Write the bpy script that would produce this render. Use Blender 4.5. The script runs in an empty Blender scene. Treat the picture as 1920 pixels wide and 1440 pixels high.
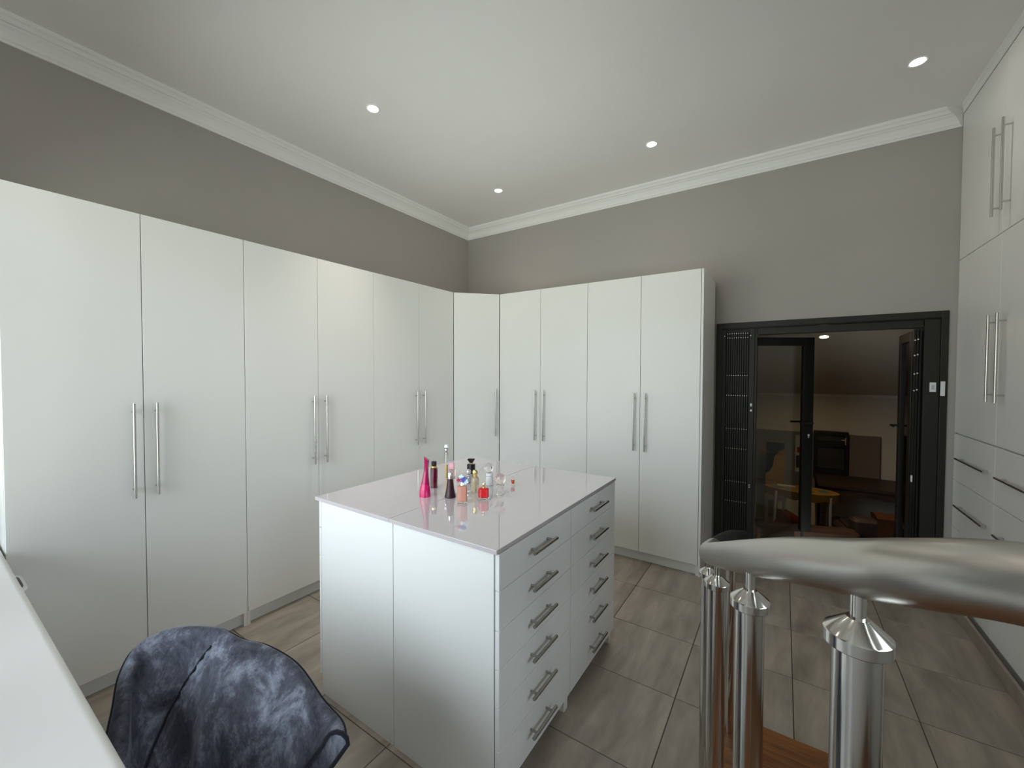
import bpy, bmesh, math, random
from mathutils import Vector, Matrix
random.seed(7)
PI = math.pi
SC = bpy.context.scene
COL = SC.collection

# ------------------------------------------------------------------ camera
def make_camera():
    yaw, pitch, roll = 0.5869, 0.0241, -0.003
    cy, sy = math.cos(yaw), math.sin(yaw)
    fwd = Vector((-sy * math.cos(pitch), cy * math.cos(pitch), -math.sin(pitch)))
    right = Vector((cy, sy, 0))
    down = fwd.cross(right)
    cr, sr = math.cos(roll), math.sin(roll)
    r2 = cr * right + sr * down
    d2 = -sr * right + cr * down
    m = Matrix((r2, -d2, -fwd)).transposed().to_4x4()
    m.translation = Vector((3.5336, -4.2469, 1.65))
    cd = bpy.data.cameras.new('camera')
    cd.sensor_width = 36
    cd.lens = 765.9 / 1920 * 36
    cd.clip_start = 0.02
    co = bpy.data.objects.new('camera', cd)
    COL.objects.link(co)
    co.matrix_world = m
    SC.camera = co
make_camera()

# ------------------------------------------------------------------ world, daylight, exposure
vs = SC.view_settings
vs.view_transform = 'Standard'
vs.look = 'None'
vs.gamma = 1.0
vs.use_curve_mapping = False
vs.exposure = 0.29
SKY_STRENGTH = 7.0
def make_world():
    w = bpy.data.worlds.new('overcast_sky')
    SC.world = w
    w.use_nodes = True
    nt = w.node_tree
    nt.nodes.clear()
    out = nt.nodes.new('ShaderNodeOutputWorld')
    bg = nt.nodes.new('ShaderNodeBackground')
    tc = nt.nodes.new('ShaderNodeTexCoord')
    sep = nt.nodes.new('ShaderNodeSeparateXYZ')
    ramp = nt.nodes.new('ShaderNodeValToRGB')
    mp = nt.nodes.new('ShaderNodeMapRange')
    mp.inputs['From Min'].default_value = -1
    mp.inputs['From Max'].default_value = 1
    nt.links.new(tc.outputs['Generated'], sep.inputs[0])
    nt.links.new(sep.outputs['Z'], mp.inputs['Value'])
    nt.links.new(mp.outputs[0], ramp.inputs['Fac'])
    e = ramp.color_ramp.elements
    e[0].position = 0.0; e[0].color = (0.92, 0.95, 0.93, 1)
    e[1].position = 1.0; e[1].color = (1.15, 1.30, 1.45, 1)
    a = e.new(0.49); a.color = (0.58, 0.62, 0.57, 1)
    b = e.new(0.56); b.color = (0.50, 0.565, 0.62, 1)
    nt.links.new(ramp.outputs['Color'], bg.inputs['Color'])
    bg.inputs['Strength'].default_value = SKY_STRENGTH
    nt.links.new(bg.outputs[0], out.inputs[0])
make_world()
SC.cycles.use_denoising = True
SC.cycles.max_bounces = 12
SC.cycles.diffuse_bounces = 7
SC.cycles.glossy_bounces = 6
SC.cycles.transparent_max_bounces = 16
SC.cycles.sample_clamp_indirect = 6.0
SC.cycles.caustics_reflective = False
SC.cycles.caustics_refractive = False

WIN = dict(x0=0.40, x1=2.92, y=-4.42, z0=0.88, z1=2.80)
WIN2 = dict(x=5.20, y0=-4.60, y1=-3.05, z0=1.35, z1=2.55)  # unseen stair window, its place chosen to light drawers and posts
def portal(name, x0, x1, z0, z1, y):
    ld = bpy.data.lights.new(name, 'AREA')
    ld.shape = 'RECTANGLE'
    ld.size = x1 - x0
    ld.size_y = z1 - z0
    ld.cycles.is_portal = True
    lo = bpy.data.objects.new(name, ld)
    COL.objects.link(lo)
    lo.location = ((x0 + x1) / 2, y, (z0 + z1) / 2)
    lo.rotation_euler = (PI / 2, 0, 0)      # -Z of the lamp points to +Y, into the room
    return lo
portal('window_portal', WIN['x0'], WIN['x1'], WIN['z0'], WIN['z1'], WIN['y'] - 0.16)
pl = portal('stair_window_portal', WIN2['y0'], WIN2['y1'], WIN2['z0'], WIN2['z1'], 0)
pl.location = (WIN2['x'] + 0.16, (WIN2['y0'] + WIN2['y1']) / 2, (WIN2['z0'] + WIN2['z1']) / 2)
pl.rotation_euler = (PI / 2, 0, PI / 2)      # faces -X

DOWNLIGHT_W = 12.0
STUDY_W = 42.0

# ------------------------------------------------------------------ materials
def nodes(name):
    m = bpy.data.materials.new(name)
    m.use_nodes = True
    nt = m.node_tree
    return m, nt, nt.nodes['Principled BSDF']

def mat(name, col, rough=0.5, metal=0.0, noise=0.04, scale=6.0, spec=0.5, bump=0.0, trans=0.0, ior=1.45, coat=0.0, stretch=(1, 1, 1), sheen=0.0):
    m, nt, p = nodes(name)
    L = nt.links.new
    p.inputs['Roughness'].default_value = rough
    p.inputs['Metallic'].default_value = metal
    p.inputs['Specular IOR Level'].default_value = spec
    p.inputs['Transmission Weight'].default_value = trans
    p.inputs['IOR'].default_value = ior
    p.inputs['Coat Weight'].default_value = coat
    p.inputs['Sheen Weight'].default_value = sheen
    tc = nt.nodes.new('ShaderNodeTexCoord')
    mp = nt.nodes.new('ShaderNodeMapping')
    mp.inputs['Scale'].default_value = stretch
    L(tc.outputs['Object'], mp.inputs[0])
    n = nt.nodes.new('ShaderNodeTexNoise')
    n.inputs['Scale'].default_value = scale
    n.inputs['Detail'].default_value = 5
    L(mp.outputs[0], n.inputs['Vector'])
    mx = nt.nodes.new('ShaderNodeMix')
    mx.data_type = 'RGBA'
    lo = tuple(max(0, c * (1 - noise)) for c in col) + (1,)
    hi = tuple(min(1, c * (1 + noise)) for c in col) + (1,)
    mx.inputs['A'].default_value = lo
    mx.inputs['B'].default_value = hi
    L(n.outputs['Fac'], mx.inputs['Factor'])
    L(mx.outputs['Result'], p.inputs['Base Color'])
    if bump:
        b = nt.nodes.new('ShaderNodeBump')
        b.inputs['Strength'].default_value = bump
        b.inputs['Distance'].default_value = 0.002
        n2 = nt.nodes.new('ShaderNodeTexNoise')
        n2.inputs['Scale'].default_value = scale * 20
        n2.inputs['Detail'].default_value = 3
        L(mp.outputs[0], n2.inputs['Vector'])
        L(n2.outputs['Fac'], b.inputs['Height'])
        L(b.outputs[0], p.inputs['Normal'])
    return m

def emit(name, col, s):
    m, nt, p = nodes(name)
    p.inputs['Base Color'].default_value = (0, 0, 0, 1)
    p.inputs['Emission Color'].default_value = col + (1,)
    p.inputs['Emission Strength'].default_value = s
    return m

def pane_mat(name, tint=(0.97, 0.98, 0.97)):
    m, nt, p = nodes(name)
    nt.nodes.remove(p)
    out = nt.nodes['Material Output']
    t = nt.nodes.new('ShaderNodeBsdfTransparent')
    t.inputs['Color'].default_value = tint + (1,)
    g = nt.nodes.new('ShaderNodeBsdfGlossy')
    g.inputs['Roughness'].default_value = 0.01
    f = nt.nodes.new('ShaderNodeFresnel')
    f.inputs['IOR'].default_value = 1.45
    mx = nt.nodes.new('ShaderNodeMixShader')
    nt.links.new(f.outputs[0], mx.inputs[0])
    nt.links.new(t.outputs[0], mx.inputs[1])
    nt.links.new(g.outputs[0], mx.inputs[2])
    nt.links.new(mx.outputs[0], out.inputs['Surface'])
    return m

def tile_mat():
    m, nt, p = nodes('stone_tile')
    L = nt.links.new
    tc = nt.nodes.new('ShaderNodeTexCoord')
    oi = nt.nodes.new('ShaderNodeObjectInfo')
    add = nt.nodes.new('ShaderNodeVectorMath')
    add.operation = 'ADD'
    comb = nt.nodes.new('ShaderNodeCombineXYZ')
    mul = nt.nodes.new('ShaderNodeMath'); mul.operation = 'MULTIPLY'; mul.inputs[1].default_value = 37.0
    L(oi.outputs['Random'], mul.inputs[0])
    L(mul.outputs[0], comb.inputs[0]); L(mul.outputs[0], comb.inputs[1])
    L(tc.outputs['Object'], add.inputs[0]); L(comb.outputs[0], add.inputs[1])
    mp = nt.nodes.new('ShaderNodeMapping')
    mp.inputs['Scale'].default_value = (5.0, 1.1, 1)
    L(add.outputs[0], mp.inputs[0])
    n1 = nt.nodes.new('ShaderNodeTexNoise'); n1.inputs['Scale'].default_value = 1.6; n1.inputs['Detail'].default_value = 8; n1.inputs['Roughness'].default_value = 0.62; n1.inputs['Distortion'].default_value = 0.35
    L(mp.outputs[0], n1.inputs['Vector'])
    r1 = nt.nodes.new('ShaderNodeValToRGB')
    e = r1.color_ramp.elements
    e[0].position = 0.28; e[0].color = (0.20, 0.172, 0.140, 1)
    e[1].position = 0.74; e[1].color = (0.46, 0.40, 0.33, 1)
    k = e.new(0.50); k.color = (0.325, 0.284, 0.236, 1)
    L(n1.outputs['Fac'], r1.inputs['Fac'])
    n2 = nt.nodes.new('ShaderNodeTexNoise'); n2.inputs['Scale'].default_value = 3.2; n2.inputs['Detail'].default_value = 6
    L(add.outputs[0], n2.inputs['Vector'])
    r2 = nt.nodes.new('ShaderNodeValToRGB')
    r2.color_ramp.elements[0].position = 0.56; r2.color_ramp.elements[0].color = (0, 0, 0, 1)
    r2.color_ramp.elements[1].position = 0.78; r2.color_ramp.elements[1].color = (0.55, 0.55, 0.55, 1)
    L(n2.outputs['Fac'], r2.inputs['Fac'])
    mx = nt.nodes.new('ShaderNodeMix'); mx.data_type = 'RGBA'
    mx.inputs['B'].default_value = (0.225, 0.220, 0.198, 1)
    L(r2.outputs['Color'], mx.inputs['Factor'])
    L(r1.outputs['Color'], mx.inputs['A'])
    L(mx.outputs['Result'], p.inputs['Base Color'])
    p.inputs['Roughness'].default_value = 0.42
    b = nt.nodes.new('ShaderNodeBump'); b.inputs['Strength'].default_value = 0.12; b.inputs['Distance'].default_value = 0.002
    L(n1.outputs['Fac'], b.inputs['Height']); L(b.outputs[0], p.inputs['Normal'])
    return m

def wood_mat(name, dark, light, rough=0.4):
    m, nt, p = nodes(name)
    L = nt.links.new
    tc = nt.nodes.new('ShaderNodeTexCoord')
    mp = nt.nodes.new('ShaderNodeMapping'); mp.inputs['Scale'].default_value = (2.0, 22, 22)
    L(tc.outputs['Object'], mp.inputs[0])
    n = nt.nodes.new('ShaderNodeTexNoise'); n.inputs['Scale'].default_value = 2.2; n.inputs['Detail'].default_value = 7; n.inputs['Distortion'].default_value = 0.6
    L(mp.outputs[0], n.inputs['Vector'])
    r = nt.nodes.new('ShaderNodeValToRGB')
    r.color_ramp.elements[0].position = 0.3; r.color_ramp.elements[0].color = dark + (1,)
    r.color_ramp.elements[1].position = 0.72; r.color_ramp.elements[1].color = light + (1,)
    L(n.outputs['Fac'], r.inputs['Fac'])
    L(r.outputs['Color'], p.inputs['Base Color'])
    p.inputs['Roughness'].default_value = rough
    return m

def velvet_mat():
    m, nt, p = nodes('crushed_velvet')
    L = nt.links.new
    tc = nt.nodes.new('ShaderNodeTexCoord')
    n = nt.nodes.new('ShaderNodeTexNoise'); n.inputs['Scale'].default_value = 9.0; n.inputs['Detail'].default_value = 12; n.inputs['Roughness'].default_value = 0.76; n.inputs['Distortion'].default_value = 0.35
    mp = nt.nodes.new('ShaderNodeMapping'); mp.inputs['Scale'].default_value = (1.2, 1.2, 0.8); mp.inputs['Rotation'].default_value = (0.4, 0.5, 0.3)
    L(tc.outputs['Object'], mp.inputs[0]); L(mp.outputs[0], n.inputs['Vector'])
    r = nt.nodes.new('ShaderNodeValToRGB')
    e = r.color_ramp.elements
    e[0].position = 0.36; e[0].color = (0.030, 0.031, 0.044, 1)
    e[1].position = 0.66; e[1].color = (0.28, 0.305, 0.375, 1)
    k = e.new(0.50); k.color = (0.085, 0.088, 0.115, 1)
    L(n.outputs['Fac'], r.inputs['Fac'])
    L(r.outputs['Color'], p.inputs['Base Color'])
    p.inputs['Roughness'].default_value = 0.75
    p.inputs['Specular IOR Level'].default_value = 0.2
    p.inputs['Sheen Weight'].default_value = 0.35
    p.inputs['Sheen Roughness'].default_value = 0.35
    p.inputs['Sheen Tint'].default_value = (0.62, 0.68, 0.8, 1)
    b = nt.nodes.new('ShaderNodeBump'); b.inputs['Strength'].default_value = 0.25; b.inputs['Distance'].default_value = 0.004
    L(n.outputs['Fac'], b.inputs['Height']); L(b.outputs[0], p.inputs['Normal'])
    return m

def brushed_mat(name, col, rough):
    m, nt, p = nodes(name)
    L = nt.links.new
    p.inputs['Metallic'].default_value = 1.0
    tc = nt.nodes.new('ShaderNodeTexCoord')
    n = nt.nodes.new('ShaderNodeTexNoise'); n.inputs['Scale'].default_value = 250; n.inputs['Detail'].default_value = 2
    L(tc.outputs['Object'], n.inputs['Vector'])
    mr = nt.nodes.new('ShaderNodeMapRange'); mr.inputs['To Min'].default_value = rough * 0.96; mr.inputs['To Max'].default_value = rough * 1.04
    L(n.outputs['Fac'], mr.inputs['Value']); L(mr.outputs[0], p.inputs['Roughness'])
    p.inputs['Base Color'].default_value = col + (1,)
    return m

M = {}
M['ceiling'] = mat('ceiling_paint', (0.83, 0.825, 0.81), 0.9, spec=0.2, noise=0.015)
M['cornice'] = mat('cornice_paint', (0.86, 0.86, 0.845), 0.7, spec=0.3, noise=0.015)
M['wall'] = mat('taupe_wall_paint', (0.40, 0.378, 0.352), 0.85, spec=0.25, noise=0.03, scale=3, bump=0.08)
M['white_wall'] = mat('white_wall_paint', (0.86, 0.86, 0.85), 0.8, spec=0.3, noise=0.02)
M['melamine'] = mat('white_melamine', (0.83, 0.825, 0.80), 0.36, spec=0.5, noise=0.012, scale=3)
M['plinth'] = mat('white_plinth', (0.78, 0.78, 0.76), 0.5, noise=0.02)
M['gloss_slab'] = mat('polished_white_slab', (0.585, 0.53, 0.555), 0.012, spec=1.0, noise=0.02, scale=30, coat=0.8)
M['drawer'] = mat('white_gloss_front', (0.83, 0.83, 0.82), 0.2, spec=0.5, noise=0.012)
M['steel'] = brushed_mat('brushed_steel', (0.60, 0.585, 0.56), 0.27)
M['steel_rail'] = brushed_mat('satin_steel_tube', (0.56, 0.54, 0.50), 0.32)
M['steel_bright'] = brushed_mat('polished_steel', (0.68, 0.665, 0.64), 0.14)
M['handle_steel'] = brushed_mat('dark_brushed_steel', (0.40, 0.385, 0.365), 0.25)
M['tile'] = tile_mat()
M['grout'] = mat('grey_grout', (0.085, 0.075, 0.065), 0.9, noise=0.1, scale=30)
M['oak'] = wood_mat('orange_oak', (0.10, 0.034, 0.009), (0.27, 0.105, 0.026), 0.4)
M['dark_wood'] = wood_mat('dark_wood', (0.02, 0.012, 0.008), (0.06, 0.035, 0.022), 0.45)
M['velvet'] = velvet_mat()
M['piping'] = mat('dark_velvet_piping', (0.012, 0.013, 0.02), 0.8, spec=0.2, sheen=0.2)
M['alu'] = mat('olive_black_aluminium', (0.020, 0.0195, 0.014), 0.5, spec=0.4, noise=0.1)
M['alu_dark'] = mat('black_aluminium', (0.008, 0.008, 0.007), 0.4, spec=0.4, noise=0.1)
M['rivet'] = mat('bright_rivet', (0.85, 0.85, 0.82), 0.25, metal=0.3, noise=0.02)
M['white_plastic'] = mat('white_plastic', (0.80, 0.80, 0.82), 0.4, noise=0.01)
M['table_white'] = mat('satin_white_table', (0.86, 0.855, 0.845), 0.45, noise=0.012, scale=4)
M['pane'] = pane_mat('window_pane')
M['pane_door'] = pane_mat('door_pane', (0.86, 0.88, 0.84))

# ------------------------------------------------------------------ mesh helpers
def link(name, bm, m, parent=None, smooth=False, bevel=0.0, seg=2, loc=None, rot=None, angle=None):
    bmesh.ops.recalc_face_normals(bm, faces=bm.faces)
    me = bpy.data.meshes.new(name)
    bm.to_mesh(me)
    bm.free()
    me.materials.append(m)
    o = bpy.data.objects.new(name, me)
    COL.objects.link(o)
    if parent is not None:
        o.parent = parent
    if loc: o.location = loc
    if rot: o.rotation_euler = rot
    if smooth:
        for p in me.polygons: p.use_smooth = True
        me.set_sharp_from_angle(angle=angle or math.radians(38))
    if bevel:
        b = o.modifiers.new('bevel', 'BEVEL')
        b.width = bevel
        b.segments = seg
        b.limit_method = 'ANGLE'
        b.angle_limit = math.radians(50)
    return o

def box(bm, x0, x1, y0, y1, z0, z1):
    v = [bm.verts.new(c) for c in ((x0,y0,z0),(x1,y0,z0),(x1,y1,z0),(x0,y1,z0),(x0,y0,z1),(x1,y0,z1),(x1,y1,z1),(x0,y1,z1))]
    for f in ((0,3,2,1),(4,5,6,7),(0,1,5,4),(1,2,6,5),(2,3,7,6),(3,0,4,7)):
        bm.faces.new([v[i] for i in f])
    return bm

def B(*boxes):
    bm = bmesh.new()
    for b in boxes: box(bm, *b)
    return bm

def frames(pts):
    pts = [Vector(p) for p in pts]
    ts = []
    for i in range(len(pts)):
        a = pts[max(0, i - 1)]; b = pts[min(len(pts) - 1, i + 1)]
        ts.append((b - a).normalized())
    up = Vector((0, 0, 1)) if abs(ts[0].z) < 0.9 else Vector((1, 0, 0))
    u = ts[0].cross(up).normalized()
    res = []
    for p, t in zip(pts, ts):
        u = (u - t * u.dot(t)).normalized()
        res.append((p, u, t.cross(u)))
    return res

def tube(bm, pts, r, n=16, cap=True, closed=False):
    fr = frames(pts)
    rs = r if isinstance(r, (list, tuple)) else [r] * len(fr)
    rings = []
    for (p, u, w), rr in zip(fr, rs):
        rings.append([bm.verts.new(p + rr * (math.cos(2*PI*k/n) * u + math.sin(2*PI*k/n) * w)) for k in range(n)])
    m = len(rings)
    for i in range(m if closed else m - 1):
        a, b = rings[i], rings[(i + 1) % m]
        for k in range(n):
            bm.faces.new((a[k], a[(k+1) % n], b[(k+1) % n], b[k]))
    if cap and not closed:
        bm.faces.new(list(reversed(rings[0])))
        bm.faces.new(rings[-1])
    return bm

def cyl(bm, a, b, r, n=16):
    return tube(bm, [a, b], r, n)

def lathe(bm, prof, n=24, c=(0, 0, 0), sx=1.0, sy=1.0):
    rings = []
    for r, z in prof:
        if r <= 1e-6:
            rings.append([bm.verts.new((c[0], c[1], c[2] + z))])
        else:
            rings.append([bm.verts.new((c[0] + sx*r*math.cos(2*PI*k/n), c[1] + sy*r*math.sin(2*PI*k/n), c[2] + z)) for k in range(n)])
    for a, b in zip(rings[:-1], rings[1:]):
        for k in range(n):
            k2 = (k + 1) % n
            if len(a) == 1 and len(b) == 1: continue
            if len(a) == 1: bm.faces.new((a[0], b[k2], b[k]))
            elif len(b) == 1: bm.faces.new((a[k], a[k2], b[0]))
            else: bm.faces.new((a[k], a[k2], b[k2], b[k]))
    if len(rings[0]) > 1: bm.faces.new(list(reversed(rings[0])))
    if len(rings[-1]) > 1: bm.faces.new(rings[-1])
    return bm

def sphere(bm, c, r, seg=20, sz=1.0):
    m = Matrix.Translation(c) @ Matrix.Diagonal((r, r, r * sz, 1))
    bmesh.ops.create_uvsphere(bm, u_segments=seg, v_segments=max(8, seg // 2), radius=1, matrix=m)
    return bm

def catmull(P, n=10):
    P = [Vector(p) for p in P]
    Q = [2*P[0]-P[1]] + P + [2*P[-1]-P[-2]]
    out = []
    for i in range(1, len(Q)-2):
        for k in range(n):
            s = k / n
            a, b, c, d = Q[i-1], Q[i], Q[i+1], Q[i+2]
            out.append(0.5*((2*b) + (c-a)*s + (2*a-5*b+4*c-d)*s*s + (3*b-a-3*c+d)*s**3))
    out.append(Q[-2])
    return out

def thing(name, label, cat, loc=(0, 0, 0), rz=0.0, group=None):
    o = bpy.data.objects.new(name, None)
    o.empty_display_size = 0.1
    COL.objects.link(o)
    o.location = loc
    o.rotation_euler = (0, 0, rz)
    tag(o, label, cat, group)
    return o

def tag(o, label, cat, group=None):
    o['label'] = label
    o['category'] = cat
    if group: o['group'] = group
    return o

def struct(o):
    o['kind'] = 'structure'
    return o

# ------------------------------------------------------------------ room shell
W, YN, H = 4.572, -4.78, 3.552            # wardrobe face on the right, near wall, ceiling
XR = 5.20                                  # real right wall behind the tall wardrobes
T = 0.15

fl = struct(link('floor', B((-T, XR + T, YN - T, 0.0, -0.14, -0.004)), M['grout']))
PT = 0.501
xs = [0.092 + PT * k for k in range(-1, 11)]
ys = [-0.076 - PT * k for k in range(-1, 11)]
g = 0.0022
def tile_mesh(x0, x1, y0, y1):
    bm = bmesh.new()
    w2, d2, c = (x1 - x0) / 2, (y1 - y0) / 2, 0.0015
    lo = [bm.verts.new((sx*w2, sy*d2, -0.012)) for sx, sy in ((-1,-1),(1,-1),(1,1),(-1,1))]
    md = [bm.verts.new((sx*w2, sy*d2, -0.0012)) for sx, sy in ((-1,-1),(1,-1),(1,1),(-1,1))]
    up = [bm.verts.new((sx*(w2-c), sy*(d2-c), 0)) for sx, sy in ((-1,-1),(1,-1),(1,1),(-1,1))]
    for a, b in ((lo, md), (md, up)):
        for i in range(4): bm.faces.new((a[i], a[(i+1)%4], b[(i+1)%4], b[i]))
    bm.faces.new(up)
    return bm
full = None
for i in range(len(xs) - 1):
    for j in range(len(ys) - 1):
        x0, x1 = max(xs[i] + g, 0.0), min(xs[i+1] - g, W + 0.3)
        y1, y0 = min(ys[j] - g, 0.0), max(ys[j+1] + g, YN)
        if x1 - x0 < 0.03 or y1 - y0 < 0.03: continue
        whole = (x1 - x0 > PT - 3*g) and (y1 - y0 > PT - 3*g)
        if whole and full is not None:
            o = full.copy(); COL.objects.link(o)
        else:
            o = link('tile', tile_mesh(x0, x1, y0, y1), M['tile'], fl)
            if whole: full = o
        o.location = ((x0 + x1) / 2, (y0 + y1) / 2, 0)

struct(link('ceiling', B((-T, XR + T, YN - T, T, H, H + 0.1)), M['ceiling']))
struct(link('wall_left', B((-T, 0, YN - T, T, 0, H)), M['wall']))
DX0, DX1, DZ = 3.010, 4.525, 2.120         # door opening
struct(link('wall_back', B((-T, DX0, 0, T, -0.1, H), (DX1, XR + T, 0, T, -0.1, H), (DX0, DX1, 0, T, DZ, H)), M['wall']))
w, w2 = WIN, WIN2
struct(link('wall_right', B((XR, XR + T, YN - T, w2['y0'], 0, H), (XR, XR + T, w2['y1'], T, 0, H), (XR, XR + T, w2['y0'], w2['y1'], 0, w2['z0']), (XR, XR + T, w2['y0'], w2['y1'], w2['z1'], H)), M['white_wall']))
Y1 = w['y']
struct(link('wall_near', B((-T, w['x0'], Y1 - T, Y1, 0, H), (w['x1'], 3.10, Y1 - T, Y1, 0, H), (2.95, 3.10, YN - T, Y1 - T, 0, H),
                           (w['x0'], w['x1'], Y1 - T, Y1, 0, w['z0']), (w['x0'], w['x1'], Y1 - T, Y1, w['z1'], H),
                           (3.10, XR + T, YN - T, YN, 0, H)), M['white_wall']))

def window(name, x0, x1, z0, z1, y, n):
    fr = 0.045
    bx = [(x0, x0+fr, y, y+0.06, z0, z1), (x1-fr, x1, y, y+0.06, z0, z1), (x0+fr, x1-fr, y, y+0.06, z0, z0+fr), (x0+fr, x1-fr, y, y+0.06, z1-fr, z1)]
    o = struct(link(name, B(*bx), M['white_plastic'], bevel=0.003))
    step = (x1 - x0 - 2*fr) / n
    for k in range(n):
        a = x0 + fr + k*step
        link('window_pane', B((a + (0.02 if k else 0), a + step - (0.02 if k < n-1 else 0), y+0.026, y+0.032, z0+fr, z1-fr)), M['pane'], o)
        if k: link('mullion', B((a-0.02, a+0.02, y, y+0.06, z0+fr, z1-fr)), M['white_plastic'], o, bevel=0.003)
    return o
window('window_1', w['x0'], w['x1'], w['z0'], w['z1'], Y1 - 0.075, 3)
wo = window('window_2_unseen', w2['y0'], w2['y1'], w2['z0'], w2['z1'], -0.13, 2)
wo.rotation_euler = (0, 0, PI / 2)
wo.location = (XR, 0, 0)

# cornices: profile of (distance from wall, distance below ceiling)
CP = [(0.0, 0.124), (0.010, 0.124), (0.014, 0.112), (0.022, 0.106), (0.030, 0.085), (0.046, 0.062), (0.062, 0.052), (0.066, 0.046), (0.080, 0.043), (0.092, 0.026), (0.104, 0.020), (0.106, 0.0), (0.0, 0.0)]
def cornice(name, place, L0, L1, m0, m1, k=1.0):
    bm = bmesh.new()
    rings = []
    for end, mi in ((L0, m0), (L1, m1)):
        rings.append([bm.verts.new(place(d * k, end + mi * d, H - z * k)) for d, z in CP])
    n = len(CP)
    for k in range(n):
        bm.faces.new((rings[0][k], rings[0][(k+1)%n], rings[1][(k+1)%n], rings[1][k]))
    bm.faces.new(rings[0]); bm.faces.new(list(reversed(rings[1])))
    return struct(link(name, bm, M['cornice']))
cornice('trim_1', lambda d, l, z: (d, l, z), YN, 0.0, 1, -1)
cornice('trim_2', lambda d, l, z: (l, -d, z), 0.0, W, 1, -1)
cornice('trim_3', lambda d, l, z: (W - d, l, z), YN, 0.0, 1, -1, 0.3)

# ------------------------------------------------------------------ wardrobes
def handle_bm(length, r=0.0068, off=0.036, inset=0.045, axis='z', c=(0, 0, 0)):
    """bar handle in front of a face at local y = 0 (front = -y)"""
    bm = bmesh.new()
    def P(t, y):
        return (c[0], y, c[2] + t) if axis == 'z' else (c[0] + t, y, c[2])
    h = length / 2
    cyl(bm, P(-h, -off), P(h, -off), r, 14)
    for s in (-1, 1):
        cyl(bm, P(s*(h - inset), 0.0), P(s*(h - inset), -off), r*0.72, 10)
    return bm

def wardrobe(label, loc, rz, doors, depth=0.62, height=2.503, handles=None, group=None, end_panel=False, feet=(), cat='wardrobe', trim=True):
    """doors: list of (x0, x1, handle side); local x along the front, front face at y=0, +y into the unit"""
    t = thing('wardrobe', label, cat, loc, rz, group)
    x0, x1 = doors[0][0], doors[-1][1]
    e = 0.0008
    top = B((x0+e, x1-e, 0.021, depth, 0.092, height-0.003))
    for xa in (x0+e, x1-0.018-e):
        box(top, xa, xa+0.018, 0.012, depth, 0.0, 0.0925)
    link('carcass', top, M['melamine'], t)
    link('plinth', B((x0+0.02, x1-0.02, 0.045, 0.061, 0.0, 0.091)), M['plinth'], t)
    if end_panel:
        link('end_panel', B((x1+0.0015, x1+0.019, 0.0, depth, 0.0, height)), M['melamine'], t, bevel=0.001)
    for a, b, side in doors:
        d = link('door', B((a+0.0018, b-0.0018, 0.0, 0.018, 0.093, height)), M['melamine'], t, bevel=0.0012)
        hx = a + 0.048 if side == 'L' else b - 0.048
        link('handle', handle_bm(0.505, c=(hx, 0, 1.236)), M['steel'], d, smooth=True)
    return t

XF, YF = 0.6434, -0.6604
GL, GB = 'white wardrobes on the left wall', 'white wardrobes on the back wall'
R90 = PI / 2
wardrobe('white two-door wardrobe at the window end, brightest beside the dressing table', (XF, -3.995, 0), R90,
         [(0.0, 0.4844, 'R'), (0.4844, 0.9876, 'L')], group=GL)
wardrobe('white two-door wardrobe in the middle of the three against the left wall', (XF, -3.0074, 0), R90,
         [(0.0, 0.4966, 'R'), (0.4966, 0.9932, 'L')], group=GL)
wardrobe('white two-door wardrobe against the left wall, directly next to the angled corner door', (XF, -2.0142, 0), R90,
         [(0.0, 0.5159, 'R'), (0.5159, 1.0024, 'L')], group=GL)
wardrobe('white two-door wardrobe on the back wall, directly right of the angled corner door', (0.990, YF, 0), 0,
         [(0.0, 0.5006, 'R'), (0.5006, 1.006, 'L')], group=GB, depth=0.64)
wardrobe('white two-door wardrobe on the back wall with exposed side panel beside the black door frame', (1.996, YF, 0), 0,
         [(0.0, 0.4958, 'R'), (0.4958, 0.976, 'L')], group=GB, end_panel=True, depth=0.64)

def corner_wardrobe():
    a, b = Vector((XF, -1.0118)), Vector((0.990, YF))
    d = b - a
    L = d.length
    ang = math.atan2(d.y, d.x)
    t = thing('corner_wardrobe', 'narrow white corner wardrobe with a single angled door in the room corner', 'wardrobe', (a.x, a.y, 0), ang)
    # five-sided carcass behind the angled door, in local coordinates
    inv = Matrix.Rotation(-ang, 2)
    poly = [inv @ (Vector(p) - a) for p in ((XF, -1.0108), (0.989, YF), (0.989, -0.02), (0.02, -0.02), (0.02, -1.0108))]
    n = Vector((0, 1))
    poly[0] += Vector((0.006, 0.021)); poly[1] += Vector((-0.006, 0.021))
    bm = bmesh.new()
    lo = [bm.verts.new((p.x, p.y, 0.092)) for p in poly]
    hi = [bm.verts.new((p.x, p.y, 2.5)) for p in poly]
    k = len(poly)
    for i in range(k): bm.faces.new((lo[i], lo[(i+1)%k], hi[(i+1)%k], hi[i]))
    bm.faces.new(hi); bm.faces.new(list(reversed(lo)))
    link('carcass', bm, M['melamine'], t)
    link('plinth', B((0.04, L-0.04, 0.045, 0.061, 0, 0.091)), M['plinth'], t)
    dr = link('door', B((0.005, L-0.007, 0.0, 0.018, 0.093, 2.503)), M['melamine'], t, bevel=0.0012)
    link('handle', handle_bm(0.505, c=(L-0.05, 0, 1.240)), M['steel'], dr, smooth=True)
corner_wardrobe()

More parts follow.
